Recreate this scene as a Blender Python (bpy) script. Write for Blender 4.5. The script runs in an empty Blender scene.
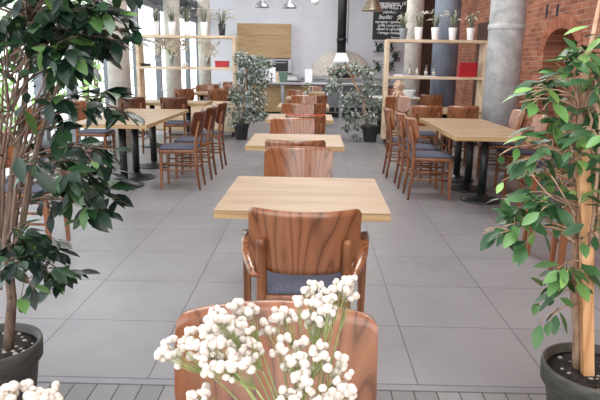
import bpy, math, random
from mathutils import Vector, Matrix
PI = math.pi
rnd = random.Random(7)
S = bpy.context.scene
COL = S.collection

# ------------------------------------------------------------------ camera
H = 1.4; FPX = 590.0
pitch = math.radians(13.07); yaw = math.radians(1.0); roll = .014
F = Vector((-math.sin(yaw)*math.cos(pitch), math.cos(yaw)*math.cos(pitch), -math.sin(pitch)))
R0 = Vector((math.cos(yaw), math.sin(yaw), 0)); U0 = R0.cross(F)
RR = R0*math.cos(roll)+U0*math.sin(roll); UU = -R0*math.sin(roll)+U0*math.cos(roll)
CP = Vector((0, 0, H))
cd = bpy.data.cameras.new('camera'); cam = bpy.data.objects.new('camera', cd); COL.objects.link(cam)
cd.sensor_width = 36; cd.lens = 36*FPX/600; cd.clip_start = .05; cd.clip_end = 300
m = Matrix.Identity(4)
for i in range(3):
    m[i][0] = RR[i]; m[i][1] = UU[i]; m[i][2] = -F[i]; m[i][3] = CP[i]
cam.matrix_world = m
S.camera = cam
cd.dof.use_dof = True; cd.dof.focus_distance = 2.6; cd.dof.aperture_fstop = 64.0

def ray(x, y): return F+RR*((x-300)/FPX)+UU*((200-y)/FPX)
def atY(x, y, Y):
    d = ray(x, y); return CP+d*(Y/d.y)
def atZ(x, y, z=0.0):
    d = ray(x, y); return CP+d*((z-H)/d.z)

# ------------------------------------------------------------------ light
S.view_settings.view_transform = 'Standard'; S.view_settings.look = 'None'
S.view_settings.gamma = 1; S.view_settings.use_curve_mapping = False
S.view_settings.exposure = 0.46
w = bpy.data.worlds.new('sky'); S.world = w; w.use_nodes = True
bg = w.node_tree.nodes['Background']; bg.inputs[0].default_value = (.97, .98, 1, 1); bg.inputs[1].default_value = 2.6
def area(name, loc, rot, sx, sy, power, col=(1, 1, 1)):
    l = bpy.data.lights.new(name, 'AREA'); l.shape = 'RECTANGLE'; l.size = sx; l.size_y = sy; l.energy = power; l.color = col
    o = bpy.data.objects.new(name, l); COL.objects.link(o); o.location = loc; o.rotation_euler = rot; return o
# fill lights added below the unseen ceiling to brighten the room
for k, yy in enumerate((1.5, 6, 10.5, 15)):
    area('ceiling_fill_light', (0.2, yy, 4.45), (0, 0, 0), 2.4, 1.6, 95, (1, .98, .96))

# ------------------------------------------------------------------ materials
def mat(name, col, rough=.5, metal=0.0, spec=.5):
    m = bpy.data.materials.new(name); m.use_nodes = True
    b = m.node_tree.nodes['Principled BSDF']
    b.inputs['Base Color'].default_value = (*col, 1); b.inputs['Roughness'].default_value = rough
    b.inputs['Metallic'].default_value = metal; b.inputs['Specular IOR Level'].default_value = spec
    return m
def sr(r, g, b):
    f = lambda c: ((c/255+.055)/1.055)**2.4 if c > 10 else c/255/12.92
    return (f(r), f(g), f(b))
def N(m, t): return m.node_tree.nodes.new(t)
def L(m, a, b): m.node_tree.links.new(a, b)
def ramp(m, fac, stops):
    r = N(m, 'ShaderNodeValToRGB'); cr = r.color_ramp
    while len(cr.elements) < len(stops): cr.elements.new(.5)
    for e, (p, c) in zip(cr.elements, stops): e.position = p; e.color = (*c, 1)
    L(m, fac, r.inputs[0]); return r.outputs[0]
def coords(m, scale=(1, 1, 1), kind='Object', swz=None):
    t = N(m, 'ShaderNodeTexCoord'); o = t.outputs[kind]
    if swz:
        s = N(m, 'ShaderNodeSeparateXYZ'); L(m, o, s.inputs[0]); c = N(m, 'ShaderNodeCombineXYZ')
        for i, a in enumerate(swz):
            if a is not None: L(m, s.outputs[a], c.inputs[i])
        o = c.outputs[0]
    mp = N(m, 'ShaderNodeMapping'); mp.inputs['Scale'].default_value = scale; L(m, o, mp.inputs[0]); return mp.outputs[0]
def noise(m, vec, scale, detail=4, rough=.6, dist=0):
    n = N(m, 'ShaderNodeTexNoise'); n.inputs['Scale'].default_value = scale; n.inputs['Detail'].default_value = detail
    n.inputs['Roughness'].default_value = rough; n.inputs['Distortion'].default_value = dist
    L(m, vec, n.inputs['Vector']); return n.outputs['Fac']
def bsdf(m): return m.node_tree.nodes['Principled BSDF']
def bump(m, h, strength=.2, dist=.01):
    b = N(m, 'ShaderNodeBump'); b.inputs['Strength'].default_value = strength; b.inputs['Distance'].default_value = dist
    L(m, h, b.inputs['Height']); L(m, b.outputs[0], bsdf(m).inputs['Normal'])
def noisy(name, c1, c2, scale=(1, 1, 1), nscale=8, rough=.5, spec=.5, bmp=0, metal=0, lo=.35, hi=.65):
    m = mat(name, c1, rough, metal, spec); f = noise(m, coords(m, scale), nscale)
    L(m, ramp(m, f, [(lo, c1), (hi, c2)]), bsdf(m).inputs['Base Color'])
    if bmp: bump(m, f, bmp)
    return m
def wood(name, cols, scale, rough=.35, grain=26, dist=.9, spec=.5, big=1.6):
    """contour-line grain: rings made from a stretched noise field"""
    m = mat(name, cols[0], rough, 0, spec)
    v = coords(m, scale)
    f = noise(m, v, big, 1, .3, .12)
    mu = N(m, 'ShaderNodeMath'); mu.operation = 'MULTIPLY'; mu.inputs[1].default_value = grain; L(m, f, mu.inputs[0])
    fr = N(m, 'ShaderNodeMath'); fr.operation = 'PINGPONG'; fr.inputs[1].default_value = 1; L(m, mu.outputs[0], fr.inputs[0])
    c = ramp(m, fr.outputs[0], [(0, cols[0]), (.22, cols[1]), (.95, cols[2])])
    v2 = coords(m, tuple(s*k for s, k in zip(scale, (9, 9, 1.2))) if scale[2] <= scale[0] else tuple(s*k for s, k in zip(scale, (1.2, 9, 9))))
    f2 = noise(m, v2, 9, 3)
    mx = N(m, 'ShaderNodeMix'); mx.data_type = 'RGBA'; mx.blend_type = 'MULTIPLY'
    mx.inputs[0].default_value = dist
    L(m, c, mx.inputs[6]); L(m, ramp(m, f2, [(.3, (.72, .68, .64)), (.7, (1, 1, 1))]), mx.inputs[7])
    L(m, mx.outputs[2], bsdf(m).inputs['Base Color']); return m

walnut = wood('walnut_veneer', [sr(100, 60, 38), sr(140, 88, 58), sr(154, 100, 68)], (4.6, 4.6, .38), .27, 17, .7, .6)
bsdf(walnut).inputs['Coat Weight'].default_value = .4; bsdf(walnut).inputs['Coat Roughness'].default_value = .15
shade_walnut = wood('shaded_walnut', [sr(70, 38, 26), sr(92, 52, 34), sr(102, 60, 40)], (4.6, 4.6, .38), .35, 17, .6)  # same walnut with shade put into the colour, for the shaded chair backs
beech = wood('stained_beech', [sr(92, 54, 32), sr(122, 75, 46), sr(138, 88, 56)], (6, 6, .6), .35, 10, .6)
oak = wood('light_oak_top', [sr(146, 120, 94), sr(160, 134, 107), sr(166, 141, 113)], (.5, 3.2, 3.2), .5, 7, .4)
oakedge = wood('oak_edge', [sr(150, 118, 76), sr(178, 146, 100), sr(190, 158, 112)], (.5, 4, 9), .5, 12, .5)
ply = wood('pale_shelf_wood', [sr(205, 178, 146), sr(220, 196, 166), sr(228, 206, 178)], (.5, 2, 2), .5, 8, .4)
oakpanel = wood('oak_panel', [sr(164, 134, 94), sr(180, 150, 108), sr(190, 160, 118)], (.35, 2, 3.6), .5, 10, .5)
cushion = noisy('slate_fabric', sr(76, 77, 90), sr(94, 95, 109), nscale=90, rough=.9, spec=.2, bmp=.2)
dcushion = noisy('charcoal_fabric', sr(52, 52, 62), sr(70, 70, 82), nscale=90, rough=.9, spec=.2, bmp=.2)
blackm = noisy('black_metal', sr(24, 26, 28), sr(36, 38, 41), nscale=20, rough=.4)
steel = noisy('brushed_steel', sr(150, 150, 156), sr(176, 176, 182), (1, 1, 12), 12, rough=.32, metal=.7)
greypanel = noisy('grey_counter_panel', sr(128, 128, 134), sr(148, 148, 153), nscale=4, rough=.5)
concrete = noisy('grey_concrete', sr(150, 150, 151), sr(192, 191, 190), nscale=7, rough=.85, bmp=.25, lo=.3, hi=.7)
lconcrete = noisy('light_concrete', sr(190, 182, 172), sr(214, 208, 200), nscale=6, rough=.85, bmp=.2)
bluecol = noisy('blue_grey_pipe', sr(100, 108, 124), sr(126, 134, 150), (1, 1, .3), 5, rough=.5)
plaster = noisy('lilac_plaster', sr(212, 212, 220), sr(220, 220, 227), nscale=2, rough=.9)
ceilm = noisy('ceiling_paint', sr(200, 200, 204), sr(214, 214, 216), nscale=2, rough=.9)
frame = noisy('window_frame_grey', sr(104, 108, 114), sr(124, 128, 134), nscale=9, rough=.45)
white = noisy('white_ceramic', sr(226, 226, 228), sr(238, 238, 240), nscale=5, rough=.3)
paper = noisy('white_paper', sr(225, 225, 232), sr(238, 238, 243), nscale=30, rough=.8)
redm = noisy('red_card', sr(165, 22, 34), sr(190, 36, 46), nscale=25, rough=.4)
board = noisy('blackboard', sr(20, 22, 25), sr(32, 34, 37), nscale=6, rough=.7)
chalk = noisy('chalk', sr(215, 215, 215), sr(235, 235, 235), nscale=80, rough=.9)
potgrey = noisy('stone_grey_pot', sr(54, 53, 48), sr(78, 76, 70), (1, 1, 3), 16, rough=.65, bmp=.2)
potdark = noisy('charcoal_pot', sr(36, 38, 42), sr(52, 54, 58), nscale=10, rough=.5)
soilm = noisy('potting_soil', sr(28, 22, 20), sr(66, 54, 46), nscale=60, rough=1, bmp=.8, lo=.45, hi=.7)
pebble = noisy('pale_pebbles', sr(150, 138, 128), sr(190, 182, 174), nscale=40, rough=.8)
bark = noisy('ficus_bark', sr(84, 66, 54), sr(130, 108, 92), (1, 1, .25), 40, rough=.85, bmp=.5)
barkl = noisy('pale_ficus_bark', sr(150, 116, 92), sr(196, 164, 136), (1, 1, .25), 40, rough=.85, bmp=.5)
stakem = wood('raw_stake', [sr(186, 132, 84), sr(214, 162, 112), sr(226, 178, 130)], (8, 8, .5), .6, 6, .5)
brass = noisy('brushed_brass', sr(150, 138, 118), sr(178, 166, 146), nscale=12, rough=.3, metal=.85)
domem = noisy('oven_render', sr(176, 166, 156), sr(204, 196, 188), nscale=14, rough=.9, bmp=.3)
glow = noisy('oven_mouth_glow', sr(150, 60, 40), sr(190, 84, 56), nscale=20, rough=.8)  # red-orange colour painting the glow of the oven mouth
stemm = noisy('sprig_stem', sr(120, 130, 76), sr(150, 160, 104), nscale=30, rough=.7)
blossom = noisy('cream_blossom', sr(196, 184, 173), sr(216, 206, 196), nscale=60, rough=.9, lo=.3, hi=.6)
dried = noisy('dried_flower', sr(206, 190, 168), sr(228, 216, 200), nscale=60, rough=.9)
greenbox = noisy('green_box', sr(84, 112, 98), sr(100, 128, 114), nscale=10, rough=.5)
door_brown = noisy('brown_door', sr(62, 36, 26), sr(80, 48, 34), (1, 1, .2), 10, rough=.5)
tan = noisy('doll_fabric', sr(214, 178, 150), sr(230, 200, 176), nscale=60, rough=.9)
def leafm(name, stops, rough=.32, spec=.5, trans=.0):
    m = mat(name, stops[0][1], rough, 0, spec)
    g = N(m, 'ShaderNodeNewGeometry')
    L(m, ramp(m, g.outputs['Random Per Island'], stops), bsdf(m).inputs['Base Color'])
    return m
leaf_dark = leafm('dark_ficus_leaf', [(0, sr(12, 32, 22)), (.6, sr(26, 52, 34)), (.9, sr(44, 78, 42)), (1, sr(96, 132, 70))], .38)
leaf_mid = leafm('green_ficus_leaf', [(0, sr(40, 72, 42)), (.5, sr(60, 98, 56)), (.8, sr(92, 134, 72)), (1, sr(134, 172, 92))], .42)
leaf_grey_glint = leafm('grey_ficus_leaf_highlights', [(0, sr(46, 60, 50)), (.4, sr(92, 108, 92)), (.7, sr(150, 160, 148)), (1, sr(206, 210, 206))], .4)  # grey green leaves, the palest tones painting whitish highlights
leaf_out = leafm('outdoor_leaf', [(0, sr(110, 160, 70)), (1, sr(190, 226, 140))], .6)
grassm = leafm('ornamental_grass', [(0, sr(70, 88, 62)), (.6, sr(118, 130, 100)), (1, sr(205, 200, 184))], .6)
plume = noisy('grass_plume', sr(216, 208, 190), sr(238, 234, 224), nscale=60, rough=.9)

def glass(name, col=(.93, .97, 1), g=.1):
    m = bpy.data.materials.new(name); m.use_nodes = True; nt = m.node_tree; nt.nodes.clear()
    o = N(m, 'ShaderNodeOutputMaterial'); t = N(m, 'ShaderNodeBsdfTransparent'); t.inputs[0].default_value = (*col, 1)
    gl = N(m, 'ShaderNodeBsdfGlossy'); gl.inputs['Roughness'].default_value = .05
    mx = N(m, 'ShaderNodeMixShader'); mx.inputs[0].default_value = g
    L(m, t.outputs[0], mx.inputs[1]); L(m, gl.outputs[0], mx.inputs[2]); L(m, mx.outputs[0], o.inputs[0]); return m
pane = glass('window_glass', (.96, .99, 1), .06)
clear = glass('clear_glass', (.86, .9, .92), .22)

# floor tiles: 0.61 m squares, thin dark joints, mottled grey stone
def grid_mat(name, c1, c2, joint, w_, h_, off, jw, rough, offs=0.0):
    m = mat(name, c1, rough)
    v = coords(m, (1, 1, 1)); mp = v.node; mp.inputs['Location'].default_value = (*off, 0)
    b = N(m, 'ShaderNodeTexBrick'); b.offset = offs; b.squash = 1
    b.inputs['Scale'].default_value = 1; b.inputs['Brick Width'].default_value = w_; b.inputs['Row Height'].default_value = h_
    b.inputs['Mortar Size'].default_value = jw; b.inputs['Mortar Smooth'].default_value = .1; b.inputs['Bias'].default_value = 0
    b.inputs['Color1'].default_value = (*c1, 1); b.inputs['Color2'].default_value = (*c2, 1); b.inputs['Mortar'].default_value = (*joint, 1)
    L(m, v, b.inputs['Vector'])
    f = noise(m, coords(m), 2.3, 6, .6)
    mx = N(m, 'ShaderNodeMix'); mx.data_type = 'RGBA'; mx.blend_type = 'MULTIPLY'; mx.inputs[0].default_value = 1
    L(m, b.outputs[0], mx.inputs[6]); L(m, ramp(m, f, [(.25, (.82, .82, .83)), (.7, (1, 1, 1))]), mx.inputs[7])
    L(m, mx.outputs[2], bsdf(m).inputs['Base Color'])
    r = noise(m, coords(m), 5, 4)
    rm = N(m, 'ShaderNodeMapRange'); rm.inputs[3].default_value = rough-.08; rm.inputs[4].default_value = rough+.12
    L(m, r, rm.inputs[0]); L(m, rm.outputs[0], bsdf(m).inputs['Roughness'])
    return m
tilem = grid_mat('grey_floor_tile', sr(130, 127, 129), sr(136, 133, 135), sr(84, 82, 86), .61, .605, (.11+.61*20, -2.405+.605*20), .0035, .36)
paverm = grid_mat('grey_paver', sr(118, 116, 116), sr(134, 132, 132), sr(44, 42, 42), .1, .2, (.03+10, 10.05), .003, .55)

def brickmat(name, swz):
    m = mat(name, (.3, .1, .06), .85, 0, .2)
    v = coords(m, (1, 1, 1), swz=swz)
    b = N(m, 'ShaderNodeTexBrick'); b.offset = .5
    b.inputs['Scale'].default_value = 1; b.inputs['Brick Width'].default_value = .25; b.inputs['Row Height'].default_value = .078
    b.inputs['Mortar Size'].default_value = .006; b.inputs['Mortar Smooth'].default_value = .3; b.inputs['Bias'].default_value = -.1
    b.inputs['Color1'].default_value = (*sr(148, 92, 72), 1); b.inputs['Color2'].default_value = (*sr(186, 122, 96), 1)
    b.inputs['Mortar'].default_value = (*sr(168, 150, 138), 1)
    L(m, v, b.inputs['Vector'])
    f = noise(m, v, 3, 6, .7)
    mx = N(m, 'ShaderNodeMix'); mx.data_type = 'RGBA'; mx.blend_type = 'MULTIPLY'; mx.inputs[0].default_value = 1
    L(m, b.outputs[0], mx.inputs[6]); L(m, ramp(m, f, [(.3, (.66, .6, .58)), (.6, (1, 1, 1))]), mx.inputs[7])
    L(m, mx.outputs[2], bsdf(m).inputs['Base Color']); bump(m, b.outputs['Fac'], -.4, .01); return m
brick_side = brickmat('red_brick', (1, 2, None))

# ------------------------------------------------------------------ mesh helpers
class MB:
    def __init__(s): s.v = []; s.f = []; s.sm = []
    def add(s, vs, fs, smooth=False):
        n = len(s.v); s.v += [tuple(v) for v in vs]; s.f += [tuple(i+n for i in f) for f in fs]; s.sm += [smooth]*len(fs); return s
    def box(s, x0, y0, z0, x1, y1, z1, b=0):
        if b <= 0:
            vs = [(x, y, z) for z in (z0, z1) for y in (y0, y1) for x in (x0, x1)]
            return s.add(vs, [(0, 2, 3, 1), (4, 5, 7, 6), (0, 1, 5, 4), (2, 6, 7, 3), (0, 4, 6, 2), (1, 3, 7, 5)])
        c = [((x0+x1)/2, (x1-x0)/2), ((y0+y1)/2, (y1-y0)/2), ((z0+z1)/2, (z1-z0)/2)]
        ring = lambda i, z: [(c[0][0]+sx*(c[0][1]-i-ax), c[1][0]+sy*(c[1][1]-i-ay), z) for sx, sy, ax, ay in
            ((-1, -1, 0, b), (-1, -1, b, 0), (1, -1, b, 0), (1, -1, 0, b), (1, 1, 0, b), (1, 1, b, 0), (-1, 1, b, 0), (-1, 1, 0, b))]
        vs = ring(b, z0)+ring(0, z0+b)+ring(0, z1-b)+ring(b, z1); fs = [tuple(range(7, -1, -1)), tuple(range(24, 32))]
        for k in range(3):
            for j in range(8): fs.append((k*8+j, k*8+(j+1) % 8, k*8+8+(j+1) % 8, k*8+8+j))
        return s.add(vs, fs)
    def tube(s, pts, rads, n=8, cap=True, sq=None):
        pts = [Vector(p) for p in pts]
        if not isinstance(rads, (list, tuple)): rads = [rads]*len(pts)
        vs = []; fs = []; up = None
        for i, p in enumerate(pts):
            t = (pts[min(i+1, len(pts)-1)]-pts[max(i-1, 0)]).normalized()
            if up is None: up = Vector((0, 1, 0)) if abs(t.y) < .9 else Vector((1, 0, 0))
            a = t.cross(up).normalized(); b = a.cross(t).normalized(); up = b
            for k in range(n):
                an = 2*PI*k/n+(PI/4 if sq else 0)
                kx, ky = (math.cos(an), math.sin(an))
                if sq: kx *= sq[0]; ky *= sq[1]
                vs.append(p+(a*kx+b*ky)*rads[i])
        for i in range(len(pts)-1):
            for k in range(n): fs.append((i*n+k, i*n+(k+1) % n, (i+1)*n+(k+1) % n, (i+1)*n+k))
        if cap: fs.append(tuple(range(n-1, -1, -1))); fs.append(tuple(range((len(pts)-1)*n, len(pts)*n)))
        return s.add(vs, fs, not sq)
    def lathe(s, prof, n=28, c=(0, 0, 0), smooth=True):
        vs = [(c[0]+r*math.cos(2*PI*k/n), c[1]+r*math.sin(2*PI*k/n), c[2]+z) for r, z in prof for k in range(n)]
        fs = [(i*n+k, i*n+(k+1) % n, (i+1)*n+(k+1) % n, (i+1)*n+k) for i in range(len(prof)-1) for k in range(n)]
        if prof[0][0] > 1e-4: fs.append(tuple(range(n-1, -1, -1)))
        if prof[-1][0] > 1e-4: fs.append(tuple(range((len(prof)-1)*n, len(prof)*n)))
        return s.add(vs, fs, smooth)
    def ball(s, c, r, n=8, m_=5, sq=(1, 1, 1)):
        vs = [(c[0]+r*sq[0]*math.sin(PI*i/m_)*math.cos(2*PI*k/n), c[1]+r*sq[1]*math.sin(PI*i/m_)*math.sin(2*PI*k/n), c[2]+r*sq[2]*math.cos(PI*i/m_)) for i in range(1, m_) for k in range(n)]
        vs += [(c[0], c[1], c[2]+r*sq[2]), (c[0], c[1], c[2]-r*sq[2])]; T = len(vs)-2
        fs = [(i*n+k, i*n+(k+1) % n, (i+1)*n+(k+1) % n, (i+1)*n+k) for i in range(m_-2) for k in range(n)]
        fs += [(T, (k+1) % n, k) for k in range(n)]+[(T+1, (m_-2)*n+k, (m_-2)*n+(k+1) % n) for k in range(n)]
        return s.add(vs, fs, True)
    def leaf(s, p, d, up, ln, wd, droop=.15, fold=.18):
        d = d.normalized(); side = d.cross(up)
        if side.length < 1e-3: side = d.cross(Vector((1, 0, 0)))
        side.normalize(); nrm = side.cross(d).normalized()
        vs = []; st = [(0, .04), (.2, .62), (.45, 1), (.7, .8), (.88, .36), (1, .0)]
        for t, ww in st:
            c = p+d*(ln*t)-nrm*(droop*ln*t*t); hw = wd/2*ww
            if ww == 0: vs += [c]
            else: vs += [c-side*hw+nrm*(fold*hw), c, c+side*hw+nrm*(fold*hw)]
        fs = []
        for i in range(4):
            a = i*3; fs += [(a, a+1, a+4, a+3), (a+1, a+2, a+5, a+4)]
        fs += [(12, 13, 15), (13, 14, 15)]
        return s.add(vs, fs, True)
    def build(s, name, mt, parent=None, bevel=0):
        me = bpy.data.meshes.new(name); me.from_pydata([tuple(v) for v in s.v], [], s.f); me.materials.append(mt)
        me.polygons.foreach_set('use_smooth', s.sm); me.update()
        o = bpy.data.objects.new(name, me); COL.objects.link(o)
        if parent: o.parent = parent
        if bevel:
            b = o.modifiers.new('b', 'BEVEL'); b.width = bevel; b.segments = 2; b.limit_method = 'ANGLE'
        return o
def tag(o, label=None, cat=None, group=None, kind=None):
    for k, v in (('label', label), ('category', cat), ('group', group), ('kind', kind)):
        if v: o[k] = v
    return o
def thing(name, label, cat, loc=(0, 0, 0), rz=0, group=None):
    o = bpy.data.objects.new(name, None); COL.objects.link(o); o.location = loc; o.rotation_euler = (0, 0, rz)
    o.empty_display_size = .05
    return tag(o, label, cat, group)
KIDS = {}
def copy_tree(o, parent=None):
    c = o.copy(); COL.objects.link(c)
    if parent: c.parent = parent
    for ch in [x for x in COL.objects if x.parent == o]: copy_tree(ch, c)
    return c
def place(proto, used, loc, rz, label, group=None, scale=None):
    o = proto if not used else copy_tree(proto)
    o.location = loc; o.rotation_euler = (0, 0, rz); o['label'] = label
    if group: o['group'] = group
    return o
def struct(name, mb, mt): return tag(mb.build(name, mt), kind='structure')

# ------------------------------------------------------------------ setting
WL, WR, YB, YN, HC = -3.45, 3.7, 18.5, -2.5, 4.6
struct('floor', MB().box(WL-.1, 2.4, -.1, WR+.5, YB+.1, 0), tilem)
struct('floor', MB().box(WL-.1, YN, -.1, WR+.5, 2.355, -.001), paverm)
struct('trim_1', MB().box(WL-.1, 2.356, -.1, WR+.5, 2.399, 0), noisy('edge_strip', sr(118, 116, 120), sr(130, 128, 132), nscale=5, rough=.4))
struct('ceiling', MB().box(WL-.1, YN, HC, WR+.5, YB+.1, HC+.1), ceilm)
struct('wall_back', MB().box(WL-.1, YB, 0, WR+.5, YB+.2, HC), plaster)
# right brick wall with an arched recess
def arch_wall():
    y0, y1, zs, rise = 8.62, 9.82, 1.62, .34
    pts = [(y0, 0), (y0, zs)]
    K = 14
    for k in range(1, K): a = PI*k/K; pts.append(((y0+y1)/2-math.cos(a)*(y1-y0)/2, zs+rise*math.sin(a)))
    pts += [(y1, zs), (y1, 0)]
    mb = MB()
    mb.add([(WR, YN, 0), (WR, y0, 0), (WR, y0, HC), (WR, YN, HC)], [(0, 3, 2, 1)])
    mb.add([(WR, y1, 0), (WR, YB, 0), (WR, YB, HC), (WR, y1, HC)], [(0, 3, 2, 1)])
    for i in range(1, len(pts)-2):
        a, b = pts[i], pts[i+1]
        mb.add([(WR, a[0], a[1]), (WR, b[0], b[1]), (WR, b[0], HC), (WR, a[0], HC)], [(0, 3, 2, 1)])
    for i in range(len(pts)-1):
        a, b = pts[i], pts[i+1]
        mb.add([(WR, a[0], a[1]), (WR, b[0], b[1]), (WR+.42, b[0], b[1]), (WR+.42, a[0], a[1])], [(0, 1, 2, 3)])
    mb.add([(WR+.42, YN, 0), (WR+.42, YB, 0), (WR+.42, YB, HC), (WR+.42, YN, HC)], [(0, 3, 2, 1)])
    struct('wall_right', mb, brick_side)
    # ring of upright bricks round the arch
    rb = MB(); yc = (y0+y1)/2
    for k in range(23):
        a0 = PI*(k+.06)/23; a1 = PI*(k+.94)/23; q = []
        for a in (a0, a1):
            for e in (0, .2): q.append((yc-math.cos(a)*((y1-y0)/2+e), zs+math.sin(a)*(rise+e)))
        vs = [(x, yy, zz) for x in (WR-.012, WR+.03) for yy, zz in q]
        rb.add(vs, [(0, 2, 3, 1), (4, 5, 7, 6), (0, 1, 5, 4), (2, 6, 7, 3), (0, 4, 6, 2), (1, 3, 7, 5)])
    struct('trim_2', rb, noisy('arch_brick', sr(140, 80, 58), sr(184, 116, 88), nscale=5, rough=.85, bmp=.3))
arch_wall()
slot_shade = MB()  # dark boxes painting the shade inside two holes in the wall
for px in (547, 557.5):
    c = atY(px, 11, 1); 
    d = ray(px, 11); p = CP+d*(WR/d.x)
    slot_shade.box(WR-.004, p.y-.045, p.z-.1, WR+.1, p.y+.045, p.z+.1)
struct('wall_slot_shade', slot_shade, board)
# left glass wall: mullions, rails and panes
YS = [-2.5, -.4, 1.7, 3.8, 5.9, 7.6, 8.6, 10.2, 11.9, 13.6, 15.2, 16.8, 18.4]
for k in range(len(YS)-1):
    y0, y1 = YS[k], YS[k+1]; fr = MB()
    fr.box(WL-.08, y0, 0, WL+.04, y0+.06, HC).box(WL-.08, y1-.06, 0, WL+.04, y1, HC)
    for z in (.04, 2.55, HC-.06): fr.box(WL-.07, y0+.06, z-.04, WL+.02, y1-.06, z+.04)
    wn = struct(f'window_{k+1}', fr, frame)
    MB().box(WL-.025, y0+.06, .08, WL-.015, y1-.06, 2.51).build('pane', pane, wn); MB().box(WL-.025, y0+.06, 2.59, WL-.015, y1-.06, HC-.1).build('pane', pane, wn)
# terrace outside
struct('ground', MB().box(-16, YN-6, -.3, WL-.1, 26, -.02), noisy('pale_terrace', sr(200, 200, 196), sr(220, 220, 216), nscale=2, rough=.9))
struct('trim_4', MB().box(WL-.08, 10.6, 2.62, WL+.05, 18.4, 2.86).box(WL-.05, 10.6, 2.9, WL+.3, 18.4, 2.98), noisy('dark_rail', sr(84, 88, 96), sr(104, 108, 116), nscale=4, rough=.5))

# trees outside
def bush(x, y, h, r, label, name='garden_shrub'):
    t = thing(name, label, 'shrub', (x, y, -.02), 0, 'green shrubs growing outside the windows')
    tr = MB()
    for k in range(4):
        a = k*1.6; tr.tube([(0, 0, 0), (.12*math.cos(a), .12*math.sin(a), h*.4), (.4*r*math.cos(a), .4*r*math.sin(a), h*.75)], [.04, .03, .012], 6)
    tr.build('trunk', bark, t)
    lf = MB()
    for k in range(420):
        a = rnd.uniform(0, 2*PI); rr = r*math.sqrt(rnd.random()); z = rnd.uniform(.1, 1)
        q = Vector((rr*math.cos(a)*(1.1-z*.4), rr*math.sin(a)*(1.1-z*.4), h*z))
        lf.leaf(q, Vector((rnd.uniform(-1, 1), rnd.uniform(-1, 1), rnd.uniform(-.6, .6))), Vector((0, 0, 1)), .22, .12)
    lf.build('foliage', leaf_out, t)
bush(-5.6, 9.6, 2.4, .9, 'bright green shrub outside the window, furthest left and nearest the camera')
bush(-5.9, 13.4, 2.9, 1.1, 'bright green shrub outside the window, seen behind the left ficus')
bush(-6.3, 16.6, 3.1, 1.1, 'bright green shrub outside the window, left of the second pale column')
bush(-7.6, 21.0, 3.4, 1.3, 'tall bright green shrub outside the furthest left window')
# columns
def column(name, x, y, r, mt, label, cat='column', group=None, band=True):
    t = thing(name, label, cat, (x, y, 0), 0, group)
    MB().lathe([(r, 0), (r, HC)], 40).build('shaft', mt, t)
    if band: MB().lathe([(r+.004, 1.86), (r+.012, 1.87), (r+.012, 1.92), (r+.004, 1.93)], 40).build('joint_ring', mt, t)
for (y, lb) in ((5.5, 'pale round concrete column behind the left ficus'), (9.25, 'pale round concrete column by the windows beside the left oak shelf'),
                (12.9, 'pale round concrete column seen through the middle of the left oak shelf'), (16.7, 'furthest pale round concrete column near the back wall, seen through the left oak shelf')):
    column('concrete_column', -2.98 if y > 6 else -3.1, y, .17 if y > 9 else .16, lconcrete, lb, band=False)
column('concrete_column', 2.55, 8.15, .225, concrete, 'thick grey concrete column with a ring, right of the oak shelf by the brick wall')
column('painted_column', 2.6, 12.0, .25, bluecol, 'smooth blue grey column behind the right oak shelf', band=False)
column('concrete_column', 2.4, 14.6, .2, lconcrete, 'light grey concrete column behind the right oak shelf, furthest on that side', band=False)
# brown door on the back wall
MBd = MB().box(3.05, YB-.06, 0, 3.66, YB-.001, 3.4)
d = struct('door_1', MBd, door_brown)
struct('door_2', MB().box(WR-.05, 12.6, 0, WR-.001, 13.7, 2.3), door_brown)

# ------------------------------------------------------------------ tables
def top_mb(sx, sy): return MB().box(-sx/2, -sy/2, .712, sx/2, sy/2, .75, .0025)
def pedestal(x, y):
    b = MB().lathe([(.215, 0), (.215, .012), (.2, .022), (.12, .04), (.06, .055), (.045, .075), (.0, .075)], 32, (x, y, 0))
    c = MB().lathe([(.042, .06), (.042, .69)], 20, (x, y, 0)); c.box(x-.16, y-.16, .69, x+.16, y+.16, .712)
    return b, c
def make_table(sx, sy, peds, name='cafe_table'):
    t = thing(name, 'x', 'table')
    tb = MB(); tb.box(-sx/2, -sy/2, .742, sx/2, sy/2, .75, .002).build('tabletop', oak, t)
    MB().box(-sx/2+.001, -sy/2+.001, .71, sx/2-.001, sy/2-.001, .7418).build('table_edge', oakedge, t)
    for (x, y) in peds:
        b, c = pedestal(x, y); b.build('base', blackm, t); c.build('column', blackm, t)
    return t
tproto = make_table(.8, .82, [(0, 0)])
TL = ['front light oak square table, nearest whole table in the centre row', 'second light oak table of the centre row, behind the armchair table',
      'third light oak table of the centre row', 'fourth light oak table of the centre row', 'fifth light oak table of the centre row with a red napkin',
      'furthest light oak table of the centre row, before the counter']
TX = [(-.03, 2.98), (-.13, 5.12), (-.14, 7.35), (-.13, 9.45), (-.1, 11.65), (-.1, 13.8)]
for i, (x, y) in enumerate(TX): place(tproto, i > 0, (x, y, 0), .0 if i else -.012, TL[i])
t0 = copy_tree(tproto); t0.location = (-.02, .52, 0); t0['label'] = 'light oak table under the white flower bouquets, below the picture edge'
rt = make_table(.78, 1.95, [(.08, -.33-.0), (.08, .24), (.08, .78)], 'long_table'); rt.location = (1.74, 6.5, 0)
rt['label'] = 'long light oak table on the right with three black pedestals'
lt = make_table(.84, 2.15, [(.0, -.58), (.0, -.1), (.0, .72)], 'long_table'); lt.location = (-2.13, 7.18, 0)
lt['label'] = 'long light oak table on the left with three black pedestals'
def wide(x, y, sx, lb, sy=.75):
    t = make_table(sx, sy, [(-sx/2+.35, 0), (sx/2-.35, 0)], 'cafe_table'); t.location = (x, y, 0); t['label'] = lb; return t
wide(-2.35, 9.85, 1.3, 'light oak table directly in front of the left oak shelf')
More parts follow.
